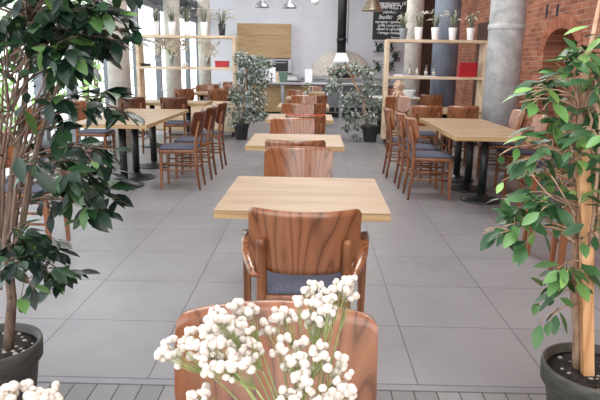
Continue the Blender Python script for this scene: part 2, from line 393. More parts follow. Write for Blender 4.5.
wide(2.05, 8.95, .8, 'light oak table in front of the right oak shelf, beside the thick column')
wide(-2.1, 13.0, 1.3, 'light oak table behind the left oak shelf')
wide(-2.5, 15.6, 1.1, 'furthest light oak table on the left, near the back wall')
wt = make_table(1.0, .75, [(-.28, 0), (.28, 0)], 'white_table')
for o in COL.objects:
    if o.parent == wt and o.name.startswith('tabletop'): o.data.materials[0] = white
wt.location = (1.68, 12.3, 0); wt['label'] = 'white topped table behind the right oak shelf carrying a doll'

# ------------------------------------------------------------------ chairs
def shell(w_, z0, z1, yb, curve, th, rt_=.035, rb_=.085, tilt=.06, nx=32, nz=9):
    mb = MB(); vs = []
    for side in (0, 1):
        for i in range(nx+1):
            x = -w_/2*math.cos(PI*i/nx)
            ax = abs(x)
            e = max(0, ax-(w_/2-rt_)); zt = z1-(rt_-math.sqrt(max(0, rt_*rt_-e*e)))
            e = max(0, ax-(w_/2-rb_)); zb = z0+(rb_-math.sqrt(max(0, rb_*rb_-e*e)))
            for j in range(nz+1):
                z = zb+(zt-zb)*j/nz
                y = yb+curve*(2*x/w_)**2-tilt*(z-z0)/(z1-z0)
                xx = x
                vs.append((xx, y+(th if side else 0), z))
    n1 = (nx+1)*(nz+1); fs = []
    idx = lambda s_, i, j: s_*n1+i*(nz+1)+j
    for i in range(nx):
        for j in range(nz):
            fs.append((idx(0, i, j), idx(0, i+1, j), idx(0, i+1, j+1), idx(0, i, j+1)))
            fs.append((idx(1, i, j), idx(1, i, j+1), idx(1, i+1, j+1), idx(1, i+1, j)))
        fs.append((idx(0, i, 0), idx(1, i, 0), idx(1, i+1, 0), idx(0, i+1, 0)))
        fs.append((idx(0, i, nz), idx(0, i+1, nz), idx(1, i+1, nz), idx(1, i, nz)))
    for j in range(nz):
        fs.append((idx(0, 0, j), idx(0, 0, j+1), idx(1, 0, j+1), idx(1, 0, j)))
        fs.append((idx(0, nx, j), idx(1, nx, j), idx(1, nx, j+1), idx(0, nx, j+1)))
    mb.add(vs, fs, True); return mb
def seat_mb(w_, d_, z0, z1, puff=0):
    """rounded-corner seat slab"""
    pts = []
    r = .05
    for (cx, cy, a0) in ((w_/2-r, d_/2-r, 0), (-w_/2+r, d_/2-r, PI/2), (-w_/2+r+.02, -d_/2+r, PI), (w_/2-r-.02, -d_/2+r, 1.5*PI)):
        for k in range(6): a = a0+PI/2*k/5; pts.append((cx+r*math.cos(a), cy+r*math.sin(a)))
    n = len(pts); lv = [(0.97, z0), (1, z0+.004), (1, z1-.008), (.975, z1)]
    if puff: lv += [(.8, z1+puff*.6), (.5, z1+puff)]
    vs = [(x*s_, y*s_, z) for s_, z in lv for x, y in pts]
    fs = [(i*n+k, i*n+(k+1) % n, (i+1)*n+(k+1) % n, (i+1)*n+k) for i in range(len(lv)-1) for k in range(n)]
    fs += [tuple(range(n-1, -1, -1)), tuple(range((len(lv)-1)*n, len(lv)*n))]
    return MB().add(vs, fs, True)
def make_chair(w_=.45, backm=walnut, cush=cushion, arms=False, red=False, zt=.835):
    t = thing('dining_chair' if not arms else 'armchair', 'x', 'chair' if not arms else 'armchair')
    hw = w_/2-.055
    shell(w_, zt-.28, zt, -.24, .085, .011, .03, .11).build('backrest', backm, t)
    if red: shell(w_-.02, .826, .842, -.295, .084, .013, .004, .004, .003, 32, 2).build('edge_band', redm, t)
    ztop = .71 if arms else zt-.1; tk = 1.22 if arms else 1
    for s_ in (-1, 1):
        x = s_*hw
        # rear post: splayed foot, straight to the seat, leaning back above
        MB().tube([(x*1.04, -.245, 0), (x, -.215, .22), (x, -.2, .45), (x, -.214, .6), (x, -.25, ztop-.01), (x, -.252, ztop)], [.013*tk, .016*tk, .019*tk, .018*tk, .016*tk, .011*tk], 10).build('rear_leg', beech, t)
        MB().tube([(s_*(w_/2-.045), .185, 0), (s_*(w_/2-.045), .18, .22), (s_*(w_/2-.045), .175, .435)] , [.017, .022, .026], 4, True, (1, 1)).build('front_leg', beech, t)
        MB().tube([(s_*(w_/2-.047), .18, .22), (x, -.215, .22)], .010, 6).build('stretcher', beech, t)
        MB().tube([(s_*(w_/2-.047), .18, .3), (x, -.21, .3)], .009, 6).build('stretcher', beech, t)
    MB().tube([(-w_/2+.05, .18, .26), (w_/2-.05, .18, .26)], .009, 6).build('cross_rail', beech, t)
    MB().tube([(-hw, -.212, .26), (hw, -.212, .26)], .009, 6).build('cross_rail', beech, t)
    s1 = seat_mb(w_-.03, .43, .415, .452); s1.build('seat_frame', beech, t)
    seat_mb(w_-.045, .41, .4525, .478, .012).build('seat_cushion', cush, t)
    if arms:
        for s_ in (-1, 1):
            # broad front panel leg rising to a bent plywood arm sweeping down to the post
            fl = MB(); x0 = s_*(w_/2+.045)
            fl.tube([(x0, .17, 0), (x0, .16, .45), (x0, .15, .60)], [.024, .03, .03], 4, True, (.8, 1.1)); fl.build('arm_support', beech, t)
            am = MB(); K = 12; vs = []
            for k in range(K+1):
                u = k/K
                y = .2-.43*u
                xo = s_*(w_/2+.065-.075*u**2.6); z_ = .622+.006*math.sin(PI*u)-.06*u**1.8
                wdt = .075-.035*u
                for (dx, dz) in ((0, 0), (-s_*wdt, -.012), (-s_*wdt, -.026), (0, -.022)): vs.append((xo+dx, y, z_+dz))
            fs = []
            for k in range(K):
                for q in range(4): fs.append((k*4+q, k*4+(q+1) % 4, k*4+4+(q+1) % 4, k*4+4+q))
            fs += [(3, 2, 1, 0), (K*4, K*4+1, K*4+2, K*4+3)]
            am.add(vs, fs, True); am.build('arm', walnut, t)
    return t
F_ = 0; N_ = PI; E_ = -PI/2; W_ = PI/2    # facing away, facing camera, facing right, facing left
centre = make_chair(.465)
CS = [(-.072, 1.05, N_, 'large dining chair back behind the white bouquets, nearest the camera'),
      (-.085, 3.79, N_, 'dining chair facing the camera at the far side of the front table'),
      (-.12, 4.68, F_, 'dining chair pushed in at the near side of the second table, back mostly hidden'),
      (-.2, 5.98, N_, 'dining chair facing the camera at the far side of the second table'),
      (-.2, 8.35, N_, 'dining chair facing the camera at the far side of the third table'),
      (-.02, 8.93, F_, 'dining chair pushed in at the near side of the fourth table'),
      (-.14, 10.55, N_, 'dining chair facing the camera at the far side of the fourth table'),
      (.05, 11.12, F_, 'dining chair pushed in at the near side of the fifth table'),
      (-.3, 12.75, N_, 'dining chair facing the camera at the far side of the fifth table'),
      (.02, 14.9, N_, 'dining chair at the far side of the furthest centre table, nearest the counter')]
for i, (x, y, r, lb) in enumerate(CS): place(centre, i > 0, (x, y, 0), r, lb)
ac = make_chair(.46, arms=True); ac.location = (-.02, 2.52, 0)
ac['label'] = 'walnut armchair seen from behind at the near side of the front table'
rc = make_chair(.465, red=True); rc.location = (-.07, 6.93, 0)
rc['label'] = 'dining chair with a red top edge at the near side of the third table'
side = make_chair(.42, backm=walnut, zt=.87)
SS = [(1.28, 6.28, E_, 'nearest dining chair along the left side of the right long table'),
      (1.26, 6.86, E_, 'middle dining chair along the left side of the right long table'),
      (1.2, 7.5, E_, 'furthest dining chair along the left side of the right long table'),
      (1.56, 8.28, F_, 'left one of two dining chairs before the right oak shelf'),
      (2.05, 8.28, F_, 'right one of two dining chairs before the right oak shelf'),
      (1.45, 9.9, N_, 'pale lit dining chair back just before the right oak shelf base'),
      (2.2, 11.25, F_, 'dining chair at the near side of the white topped table'),
      (1.75, 13.0, N_, 'dining chair at the far side of the white topped table'),
      (-2.9, 6.5, E_, 'nearest dining chair between the left long table and the windows'),
      (-2.9, 7.9, E_, 'furthest dining chair between the left long table and the windows'),
      (-2.1, 4.3, E_, 'dining chair standing right behind the left ficus pot'),
      (-2.6, 12.3, F_, 'dining chair behind the left oak shelf, nearer the windows'),
      (-1.9, 12.3, F_, 'dining chair behind the left oak shelf, nearer the dark ficus'),
      (-2.5, 13.75, N_, 'lit dining chair facing the camera behind the left oak shelf, nearer the windows'),
      (-1.85, 13.75, N_, 'lit dining chair facing the camera behind the left oak shelf, nearer the grey ficus'),
      (-2.5, 14.95, F_, 'dining chair at the near side of the furthest left table'),
      (-2.25, 16.3, N_, 'dining chair at the far side of the furthest left table')]
for i, (x, y, r, lb) in enumerate(SS): place(side, i > 0, (x, y, 0), r, lb)
sided = make_chair(.42, backm=walnut, cush=dcushion, zt=.87)
SD = [(2.33, 5.78, W_, 'charcoal seated dining chair nearest the right ficus at the long table'),
      (2.33, 6.6, W_, 'middle charcoal seated dining chair between the right long table and the brick wall'),
      (2.33, 7.35, W_, 'charcoal seated dining chair between the right long table and the thick column')]
for i, (x, y, r, lb) in enumerate(SD): place(sided, i > 0, (x, y, 0), r, lb)
dk = make_chair(.42, backm=shade_walnut, zt=.87)
DD = [(-1.475, 6.58, W_, 'nearest of the shade darkened chairs along the right side of the left long table'),
      (-1.445, 7.2, W_, 'middle one of the shade darkened chairs along the right side of the left long table'),
      (-1.425, 7.95, W_, 'furthest of the shade darkened chairs along the right side of the left long table'),
      (-2.75, 9.25, F_, 'shade darkened chair with its back to the left long table, nearer the windows'),
      (-2.1, 9.25, F_, 'shade darkened chair with its back to the left long table, nearer the aisle')]
for i, (x, y, r, lb) in enumerate(DD): place(dk, i > 0, (x, y, 0), r, lb)
aj = make_chair(.44, cush=dcushion, arms=True); aj.location = (1.86, 4.15, 0); aj.rotation_euler = (0, 0, W_+.1)
aj['label'] = 'armchair with a charcoal seat standing behind the right ficus'

# ------------------------------------------------------------------ shelf units
def shelf(x0, x1, y, zt, zm, label, dep=.36):
    t = thing('shelf_unit', label, 'shelf', ((x0+x1)/2, y, 0)); hw = (x1-x0)/2
    for s_ in (-1, 1):
        a, b = sorted((s_*hw, s_*(hw-.055)))
        MB().box(a, 0, .1, b, dep, zt-.05, .003).build('side_panel', ply, t)
        for yy in (.06, dep-.06):
            x = s_*(hw-.07); c = MB()
            c.tube([(x-.015, yy, .045), (x+.015, yy, .045)], .045, 16); c.box(x-.02, yy-.02, .045, x+.02, yy+.02, .1); c.build('caster', blackm, t)
    MB().box(-hw, -.003, zt-.05, hw, dep+.003, zt, .003).build('top_board', ply, t)
    MB().box(-hw+.055, .004, zm-.045, hw-.055, dep-.004, zm, .003).build('shelf_board', ply, t)
    MB().box(-hw+.055, .004, .62, hw-.055, dep-.004, .66, .003).build('cabinet_top', ply, t)
    for k in range(3):
        ww = (2*hw-.11)/3
        MB().box(-hw+.055+k*ww+.004, .0, .14, -hw+.055+(k+1)*ww-.004, .03, .61, .003).build('cabinet_door', ply, t)
    MB().box(-hw+.055, .04, .1, hw-.055, dep, .14).build('bottom_board', ply, t)
    return t
LSX0, LSX1, LSY, LZT, LZM = -3.28, -1.43, 11.2, 1.87, 1.30
RSX0, RSX1, RSY, RZT, RZM = 1.27, 3.01, 10.5, 1.82, 1.20
shelf(LSX0, LSX1, LSY, LZT, LZM, 'left open shelf unit of pale wood on casters by the windows')
shelf(RSX0, RSX1, RSY, RZT, RZM, 'right open shelf unit of pale wood on casters by the brick wall')

def grass_pot(x, y, z, h, potm, label, seed, group, spread=.15):
    r_ = random.Random(seed)
    t = thing('potted_grass', label, 'plant', (x, y, z), 0, group)
    MB().lathe([(.05, 0), (.052, .004), (.073, h), (.067, h), (.06, h-.03), (0, h-.03)], 24).build('pot', potm, t)
    g = MB(); pl = MB()
    for k in range(46):
        a = r_.uniform(0, 2*PI); s_ = spread*r_.uniform(.1, 1); hh = r_.uniform(.12, .3)
        p0 = Vector((.02*math.cos(a), .02*math.sin(a), h-.03)); p1 = p0+Vector((s_*.35*math.cos(a), s_*.35*math.sin(a), hh)); p2 = p0+Vector((s_*1.1*math.cos(a), s_*1.1*math.sin(a), hh*r_.uniform(.8, 1.15)))
        g.tube([p0, (p0+p1)/2+Vector((0, 0, .02)), p1, p2], [.0035, .0035, .003, .001], 3)
        if k % 5 == 0: pl.tube([p1+(p2-p1)*.1, (p1+p2)/2+Vector((0, 0, .015)), p2+Vector((0, 0, -.012))], [.003, .010, .003], 6)
    g.build('blades', grassm, t); pl.build('plumes', plume, t)
XS = [156, 172, 187, 204]
nm = ['first', 'second', 'third', 'fourth']
for i, px in enumerate(XS):
    x = atY(px, 33, LSY+.18).x
    grass_pot(x, LSY+.18, LZT, .245, white, f'{nm[i]} white pot of ornamental grass from the left, on the left shelf top', 30+i, 'white grass pots on the left shelf')
grass_pot(atY(222, 33, LSY+.18).x, LSY+.18, LZT, .22, blackm, 'black pot of wispy grass at the right end of the left shelf top', 40, 'grass pots', .34)
for i, px in enumerate([418, 434.7, 452, 470]):
    x = atY(px, 42, RSY+.18).x
    grass_pot(x, RSY+.18, RZT, .21, white, f'{nm[i]} white pot of ornamental grass from the left, on the right shelf top', 50+i, 'white grass pots on the right shelf')
grass_pot(atY(403, 42, RSY+.18).x, RSY+.18, RZT, .19, noisy('slate_pot', sr(104, 112, 116), sr(120, 128, 132), nscale=9, rough=.5), 'slate grey pot of grass at the left end of the right shelf top', 60, 'grass pots')

# things on the shelf boards
def red_boxes(x, y, z, wd, n, place_, h=.05):
    for k in range(n):
        t = thing('red_box', f'{["bottom", "second", "third", "top"][k] if n > 1 else "single"} red box{" of the stack" if n > 1 else ""} {place_}', 'box', (x+.008*(k % 2), y, z+k*(h+.001)))
        MB().box(-wd/2, -.09, 0, wd/2, .09, h*.7, .003).build('body', redm, t)
        MB().box(-wd/2-.004, -.094, h*.7, wd/2+.004, .094, h, .003).build('lid', redm, t)
p = atY(467, 70, RSY+.15); red_boxes(p.x, RSY+.17, RZM, .3, 4, 'on the right oak shelf', .062)
p = atY(222, 64, LSY+.15); red_boxes(p.x, LSY+.17, LZM, .24, 1, 'on the left oak shelf', .12)
def bottle(x, y, z, label, h=.19, r=.035, mt=None):
    t = thing('glass_bottle', label, 'bottle', (x, y, z), 0, 'glass bottles on the right shelf')
    MB().lathe([(r*.9, 0), (r, .01), (r, h*.55), (r*.4, h*.72), (r*.35, h*.92), (0, h*.92)], 16).build('body', mt or clear, t)
    MB().lathe([(r*.42, h*.9), (r*.42, h), (0, h)], 12).build('cap', brass, t)
    MB().lathe([(0, .012), (r*.85, .012), (r*.85, h*.4), (0, h*.4)], 14).build('contents', dried, t)
for i, px in enumerate([409.5, 417, 426, 434]):
    bottle(atY(px, 73, RSY+.15).x, RSY+.15, RZM+.0125, f'{nm[i]} little glass bottle from the left on the right oak shelf')
def tray(x, y, z, w_, d_, h, label, mt=white):
    mb = MB().box(-w_/2, -d_/2, 0, w_/2, d_/2, .008)
    for a in ((-w_/2, -d_/2, -w_/2+.008, d_/2), (w_/2-.008, -d_/2, w_/2, d_/2), (-w_/2, -d_/2, w_/2, -d_/2+.008), (-w_/2, d_/2-.008, w_/2, d_/2)):
        mb.box(a[0], a[1], .008, a[2], a[3], h)
    o = mb.build('serving_tray', mt); o.location = (x, y, z); return tag(o, label, 'tray')
tray((atY(409, 73, RSY).x+atY(434, 73, RSY).x)/2, RSY+.15, RZM+.0005, .56, .16, .012, 'flat white tray under the bottles on the right oak shelf')
tray(atY(399, 74, RSY).x, RSY+.16, RZM, .2, .2, .03, 'small white dish at the left end of the right oak shelf')
def goblet(x, y, z, label, h=.2):
    t = MB().lathe([(.035, 0), (.035, .004), (.006, .01), (.005, h*.45), (.03, h*.55), (.042, h*.78), (.034, h), (.032, h), (.039, h*.78), (.027, h*.57), (0, h*.5)], 20).build('wine_glass', clear)
    t.location = (x, y, z); return tag(t, label, 'glass', 'wine glasses on the left shelf')
goblet(atY(154, 62, LSY+.12).x, LSY+.12, LZM, 'left one of two wine glasses on the left oak shelf')
goblet(atY(159.5, 62, LSY+.16).x, LSY+.2, LZM, 'right one of two wine glasses on the left oak shelf')
def flower_vase(x, y, z, label, seed, h=.24, n=40, sp=.3):
    r_ = random.Random(seed)
    v = MB().lathe([(.04, 0), (.05, .02), (.045, h*.6), (.06, h), (.056, h), (.041, h*.6), (.045, .03), (0, .02)], 20).build('glass_vase', clear)
    v.location = (x, y, z); tag(v, 'clear glass vase under the '+label.split(' on')[0].split(' in')[0]+' of the left shelf', 'vase')
    t = thing('dried_bouquet', label, 'flowers', (x, y, z+.03))
    st = MB(); bl = MB()
    for k in range(n):
        a = r_.uniform(0, 2*PI); s_ = sp*math.sqrt(r_.random()); hh = h+r_.uniform(.02, .3)-s_*.2
        tip = Vector((s_*math.cos(a)*1.2, s_*math.sin(a)*.5, hh))
        st.tube([(.01*math.cos(a), .01*math.sin(a), 0), (.03*math.cos(a), .03*math.sin(a), h-.04), tip], [.002, .002, .0015], 4)
        for q in range(9):
            c = tip+Vector((r_.gauss(0, .03), r_.gauss(0, .02), r_.gauss(0, .03))); bl.ball(c, r_.uniform(.010, .018), 6, 4)
    st.build('stems', stemm, t); bl.build('blossoms', dried, t)
flower_vase(atY(172, 64, LSY+.18).x, LSY+.18, LZM, 'full dried bouquet on the left oak shelf beside the white cup', 3)
flower_vase(atY(208, 64, LSY+.2).x, LSY+.2, LZM, 'sparse dried bouquet on the left oak shelf near the red box', 5, .2, 12, .22)
MBc = MB().lathe([(.03, 0), (.045, .01), (.05, .09), (.046, .09), (.04, .015), (0, .012)], 20)
MBc.tube([(.048, 0, .07), (.075, 0, .06), (.07, 0, .03), (.044, 0, .025)], .005, 6)
o = MBc.build('white_cup', white); o.location = (atY(184, 64, LSY+.1).x, LSY+.12, LZM); tag(o, 'white cup beside the dried flowers on the left oak shelf', 'cup')
for i, (px, hh) in enumerate(((141.5, .07), (147.5, .06))):
    t = thing('small_box', ['left', 'right'][i]+' one of two small grey boxes at the left end of the left oak shelf', 'box', (atY(px, 66, LSY+.15).x, LSY+.17, LZM))
    MB().box(-.045, -.06, 0, .045, .06, hh*.75, .003).build('body', potgrey, t); MB().box(-.047, -.062, hh*.75, .047, .062, hh, .003).build('lid', steel, t)

# doll + bowl on the white table
p = atZ(399, 92, .75)
t = thing('rag_doll', 'tan rag doll with a round ruffled head on the white topped table', 'doll', (atY(399, 88, 12.1).x, 12.1, .7505))
b = MB(); b.ball((0, 0, .08), .07, 14, 8, (1, .8, 1.15)); b.ball((0, 0, .22), .085, 14, 8, (1, .8, 1))
for k in range(9):
    a = 2*PI*k/9; b.ball((.085*math.cos(a), 0, .225+.085*math.sin(a)), .034, 8, 6)
for s_ in (-1, 1):
    b.tube([(s_*.05, 0, .12), (s_*.1, -.03, .08), (s_*.12, -.05, .03)], [.022, .02, .018], 8); b.tube([(s_*.03, -.03, .035), (s_*.05, -.1, .026), (s_*.05, -.15, .026)], [.028, .024, .024], 8)
b.build('body', tan, t)
fe = MB()
for s_ in (-1, 1): fe.ball((s_*.028, -.066, .23), .008, 8, 5)
fe.ball((0, -.07, .21), .006, 8, 5); fe.build('face', board, t)
p = atZ(412, 90, .75)
o = MB().lathe([(.07, 0), (.075, .005), (.13, .11), (.14, .14), (.132, .14), (.12, .11), (.06, .012), (0, .012)], 28).build('white_bowl', white)
o.location = (2.0, 12.35, .7505); tag(o, 'white bowl beside the tan doll on the white topped table', 'bowl')

# ------------------------------------------------------------------ kitchen end
CY = 15.6
t = thing('service_counter', 'long steel topped service counter before the back wall', 'counter', (0, CY, 0))
xa, xb = -1.62, 2.3
MB().box(xa, 0, .85, xb, .85, .9, .004).build('worktop', steel, t)
for px in (282.5, 341, 384): 
    x = atY(px, 100, CY).x; MB().box(x-.045, .02, 0, x+.045, .1, .85, .004).build('post', steel, t)
x1 = atY(341, 100, CY).x
MB().box(.42-.55, .25, .12, xb, .8, .85, .004).build('front_panel', greypanel, t)
MB().box(xa, .25, .12, -.15, .8, .85, .004).build('wood_panel', oakpanel, t)
MB().box(xa, .3, 0, xb, .78, .12).build('plinth', board, t)
g = MB()
for k in range(7):
    x = .5+k*.18; g.box(x-.03, .235, .15, x+.1, .25, .26)
g.build('vent_grille', board, t)
# steel back unit along the wall
t = thing('back_counter', 'grey back counter along the wall beneath the domed oven', 'counter', (0, 17.4, 0))
MB().box(-.35, 0, 0, 2.25, 1.05, .96, .004).build('body', greypanel, t); MB().box(-.37, -.02, .96, 2.27, 1.07, 1.0, .004).build('worktop', steel, t)
# domed pizza oven
p0 = atY(310, 74, 17.9); p1 = atY(372, 74, 17.9); xc = (p0.x+p1.x)/2; rx = (p1.x-p0.x)/2
zt = atY(340, 50, 17.9).z
t = thing('pizza_oven', 'domed pizza oven with a plastered shell standing at the back wall', 'oven', (xc, 17.95, 1.0))
zz = zt-1.0
MB().lathe([(rx*math.cos(a), zz*math.sin(a)) for a in [PI/2*k/14 for k in range(15)]], 48).build('dome', domem, t)
for o in COL.objects:
    if o.parent == t: o.scale = (1, .5/rx, 1)
mo = MB(); K = 12
arc = lambda r, y, zo=0: [(r*math.cos(PI*k/K), y, zo+r*1.0*math.sin(PI*k/K)) for k in range(K+1)]
A = arc(.36, -.56); Bq = arc(.27, -.56); A2 = arc(.36, -.3); B2 = arc(.27, -.3)
vs = A+Bq+A2+B2; n = K+1; fs = []
for k in range(K): fs += [(k, k+1, n+k+1, n+k), (k, 2*n+k, 2*n+k+1, k+1), (n+k, n+k+1, 3*n+k+1, 3*n+k), ]
mo.add(vs, fs); mo.build('mouth_arch', glow, t)
mk = MB(); mk.add(arc(.27, -.5), [tuple(range(K+1))]); mk.build('oven_door', board, t)
# hood and flue
hx = atY(341, 60, 17.2).x
zb = atY(341, 61, 17.2).z; zh = atY(341, 53, 17.2).z
t = thing('oven_hood', 'white flared hood on a black flue pipe above the oven', 'hood', (hx, 17.2, 0))
hb = MB(); r0, r1 = .22, .13
hb.add([(-r0, -r0, zb), (r0, -r0, zb), (r0, r0, zb), (-r0, r0, zb), (-r1, -r1, zh), (r1, -r1, zh), (r1, r1, zh), (-r1, r1, zh), (-r0, -r0, zb-.04), (r0, -r0, zb-.04), (r0, r0, zb-.04), (-r0, r0, zb-.04)],
       [(0, 1, 5, 4), (1, 2, 6, 5), (2, 3, 7, 6), (3, 0, 4, 7), (4, 5, 6, 7), (8, 9, 1, 0), (9, 10, 2, 1), (10, 11, 3, 2), (11, 8, 0, 3)]); hb.build('hood', white, t)
MB().lathe([(.125, zh), (.125, HC)], 24).lathe([(.14, zh+.3), (.14, zh+.4)], 24).build('flue_pipe', blackm, t)
MB().tube([(.17, 0, zh+.25), (.17, 0, HC)], .015, 8).box(-.12, -.02, zh+.5, .17, .02, zh+.52).build('side_pipe', steel, t)
# wood cupboard on the wall
def wall_panel(pxa, pya, pxb, pyb, dep, name, label, cat, mt, Y=YB):
    a = atY(pxa, pya, Y-dep); b = atY(pxb, pyb, Y-dep)
    t = thing(name, label, cat, ((a.x+b.x)/2, Y-dep, b.z)); return t, b.x-a.x, a.z-b.z
t, W, Hh = wall_panel(237, 23, 291, 58.5, .4, 'hanging_cupboard', 'oak fronted wall cupboard high on the back wall', 'cupboard', oakpanel)
MB().box(-W/2+.02, .02, 0, W/2-.02, .398, Hh).build('carcass', white, t)
for k in range(3): MB().box(-W/2, 0, Hh*k/3+.003, W/2, .02, Hh*(k+1)/3-.003, .002).build('door', oakpanel, t)
t, W, Hh = wall_panel(273, 60.5, 288, 71.5, .45, 'built_in_oven', 'black glass fronted oven below the wall cupboard', 'oven', board)
MB().box(-W/2-.06, .01, -.05, W/2+.12, .449, Hh+.04, .003).build('casing', steel, t); MB().box(-W/2, 0, 0, W/2, .012, Hh, .003).build('door', blackm, t)
MB().box(-W/2+.05, -.03, Hh-.07, W/2-.05, -.015, Hh-.05).build('handle', steel, t)
# base of the cupboards
t = thing('tall_cabinet', 'white cabinet run standing under the wall oven', 'cabinet', (-1.2, 17.9, 0))
MB().box(-.6, 0, 0, .75, .599, 1.02).build('body', white, t); MB().box(-.62, -.02, 1.02, .77, .599, 1.06).build('worktop', steel, t)
# on the counter
def flat_box(px, py, w_, h_, d_, name, label, cat, mt, y=CY+.3, tilt=0):
    p = atY(px, py, y); t = MB().box(-w_/2, -d_/2, 0, w_/2, d_/2, h_, .003).build(name, mt); t.location = (p.x, y, .901)
    return tag(t, label, cat)
flat_box(283.5, 80, .2, .26, .12, 'green_box', 'green box standing on the steel counter', 'box', greenbox)
flat_box(277.5, 80, .07, .25, .14, 'wooden_block', 'small pale wooden block beside the green box on the counter', 'block', ply)
def menu(px, w_, h_, label, y=CY+.3):
    p = atY(px, 80, y); t = thing('menu_stand', label, 'sign', (p.x, y, .901))
    mb = MB(); mb.add([(-w_/2, 0, 0), (w_/2, 0, 0), (w_/2, .07, h_), (-w_/2, .07, h_), (-w_/2, .005, 0), (w_/2, .005, 0), (w_/2, .075, h_), (-w_/2, .075, h_)], [(0, 1, 2, 3), (7, 6, 5, 4), (0, 4, 5, 1), (3, 2, 6, 7), (0, 3, 7, 4), (1, 5, 6, 2)])
    mb.build('sheet', paper, t); MB().box(-w_/2, -.02, 0, w_/2, .09, .0).build('foot', white, t) if False else MB().box(-w_/2, -.05, -.0005, w_/2, .1, .004).build('foot', white, t)
menu(308.5, .2, .34, 'single white paper sheet standing on the counter left of the oven')
menu(270.5, .26, .38, 'large white paper sheet standing on the counter beside the grey ficus')
o = MB().lathe([(.1, 0), (.2, .02), (.26, .05), (.25, .05), (.1, .012), (0, .012)], 28).build('steel_dish', steel); o.location = (atY(295, 82, CY+.35).x, CY+.35, .9005); tag(o, 'shallow steel dish on the counter beside the green box', 'dish')

# blackboard with chalk writing
YBD = 16.9
a = atY(373, 39, YBD); b = atY(404.5, 39.5, YBD); 
ztop = atY(388, -22, YBD).z
t = thing('blackboard', 'black chalkboard menu with white handwriting hanging behind the right shelf', 'blackboard', ((a.x+b.x)/2, YBD, a.z))
W = b.x-a.x; Hh = ztop-a.z
MB().box(-W/2, 0, 0, W/2, .03, Hh).build('slate', board, t)
fb = MB()
for q in ((-W/2-.02, 0, -W/2, 1), (W/2, 0, W/2+.03, 1)): fb.box(q[0], -.008, -.02, q[2], .035, Hh+.02)
fb.box(-W/2-.02, -.008, -.02, W/2+.03, .035, 0); fb.box(-W/2-.02, -.008, Hh, W/2+.03, .035, Hh+.02)
fb.build('frame', blackm, t)
for s_ in (-1, 1):
    MB().tube([(s_*W*.35, .015, Hh), (s_*W*.35, .015, HC-a.z)], .006, 6).build('hanging_wire', steel, t)
def chalk_line(txt, py, size, xo=0, al='CENTER'):
    cu = bpy.data.curves.new('chalk_writing', 'FONT'); cu.body = txt; cu.size = size; cu.align_x = al; cu.extrude = .001; cu.offset = .0004; cu.shear = .25
    o = bpy.data.objects.new('chalk_curve', cu); COL.objects.link(o); o.parent = t
    z = atY(388, py, YBD).z-a.z; o.location = (xo, -.003, z); o.rotation_euler = (PI/2, 0, 0); cu.materials.append(chalk)
    bpy.context.view_layer.update()
    me = bpy.data.meshes.new_from_object(o.evaluated_get(bpy.context.evaluated_depsgraph_get()))
    q = bpy.data.objects.new('chalk_writing', me); COL.objects.link(q); q.parent = t; q.location = o.location; q.rotation_euler = o.rotation_euler
    bpy.data.objects.remove(o)
chalk_line('kolacje i bankiety', -3, .1)
chalk_line('Organizujemy 18', 4.8, .12)
chalk_line('IMPREZY', 9, .15, .03)
chalk_line('(okolic.) :', 13.2, .1)
chalk_line('Stoliki:', 18.8, .14, -.12)
chalk_line('wynajmy i spotkania', 23, .098)
chalk_line('grilla i przyjęcia', 26.6, .1)
chalk_line('obiad w ogrodzie', 30.2, .1)
chalk_line('i innego rodzaju', 34, .1)
chalk_line('Zapraszamy', 38.2, .07, .22)

# wire glass rack on the wall
t = thing('plant_rack', 'three tier black wall rack with small hanging plants beside the blackboard', 'rack', (0, YB, 0))
for r_i, (y_, xa_, xb_) in enumerate(((42, 375, 392), (51.5, 374, 398.5), (61, 374, 398))):
    A_ = atY(xa_, y_, YB-.12); B_ = atY(xb_, y_+.6, YB-.12)
    mb = MB().tube([(A_.x, -.12, A_.z), (B_.x, -.12, A_.z)], .012, 6)
    for q in (A_.x, B_.x): mb.ball((q, -.12, A_.z), .04, 10, 6); mb.tube([(q, -.12, A_.z), (q, 0, A_.z)], .01, 6)
    mb.build('rail', steel, t)
    for px in ((379.5, 389.5), (396,), (379, 390.5))[r_i]:
        c = atY(px, y_, YB-.12); lf = MB()
        for k in range(26):
            q = Vector((c.x+rnd.gauss(0, .05), -.12+rnd.uniform(-.05, .05), c.z-rnd.uniform(.0, .24)))
            lf.leaf(q, Vector((rnd.uniform(-1, 1), rnd.uniform(-.5, .2), -.7)), Vector((0, -1, 0)), .1, .05)
        lf.build('hanging_plant', leaf_dark, t)

# pendant lamps
def pendant(px, py, Y, r, h, mt, label, cone=False):
    p = atY(px, py, Y)
    t = thing('pendant_lamp', label, 'lamp', (p.x, Y, p.z))
    if cone: pr = [(r, 0), (r*.95, .02), (r*.62, h*.6), (r*.4, h*.95), (.04, h), (.04, h+.1), (0, h+.1)]
    else: pr = [(r, 0), (r*.99, .015), (r*.85, h*.32), (r*.5, h*.6), (r*.28, h*.75), (r*.25, h*1.2), (.02, h*1.25), (0, h*1.25)]
    inner = [(max(0, a_-.006), b_-.004) for a_, b_ in pr[::-1][1:]]
    MB().lathe(pr, 32).build('shade', mt, t)
    MB().lathe([(0, .02), (r*.35, .02), (r*.3, .07), (0, .08)], 16).build('bulb', paper, t)
    MB().tube([(0, 0, h), (0, 0, HC-p.z)], .006, 6).build('cord', blackm, t)
pendant(262, 7.5, 15.9, .19, .22, steel, 'left one of two steel dome pendant lamps above the counter')
pendant(289.5, 8.2, 15.9, .19, .22, steel, 'right one of two steel dome pendant lamps above the counter')
pendant(372, 11, 9.2, .155, .22, brass, 'large brass pendant lamp hanging before the blackboard', True)
p = atY(315, 1, 15.9)
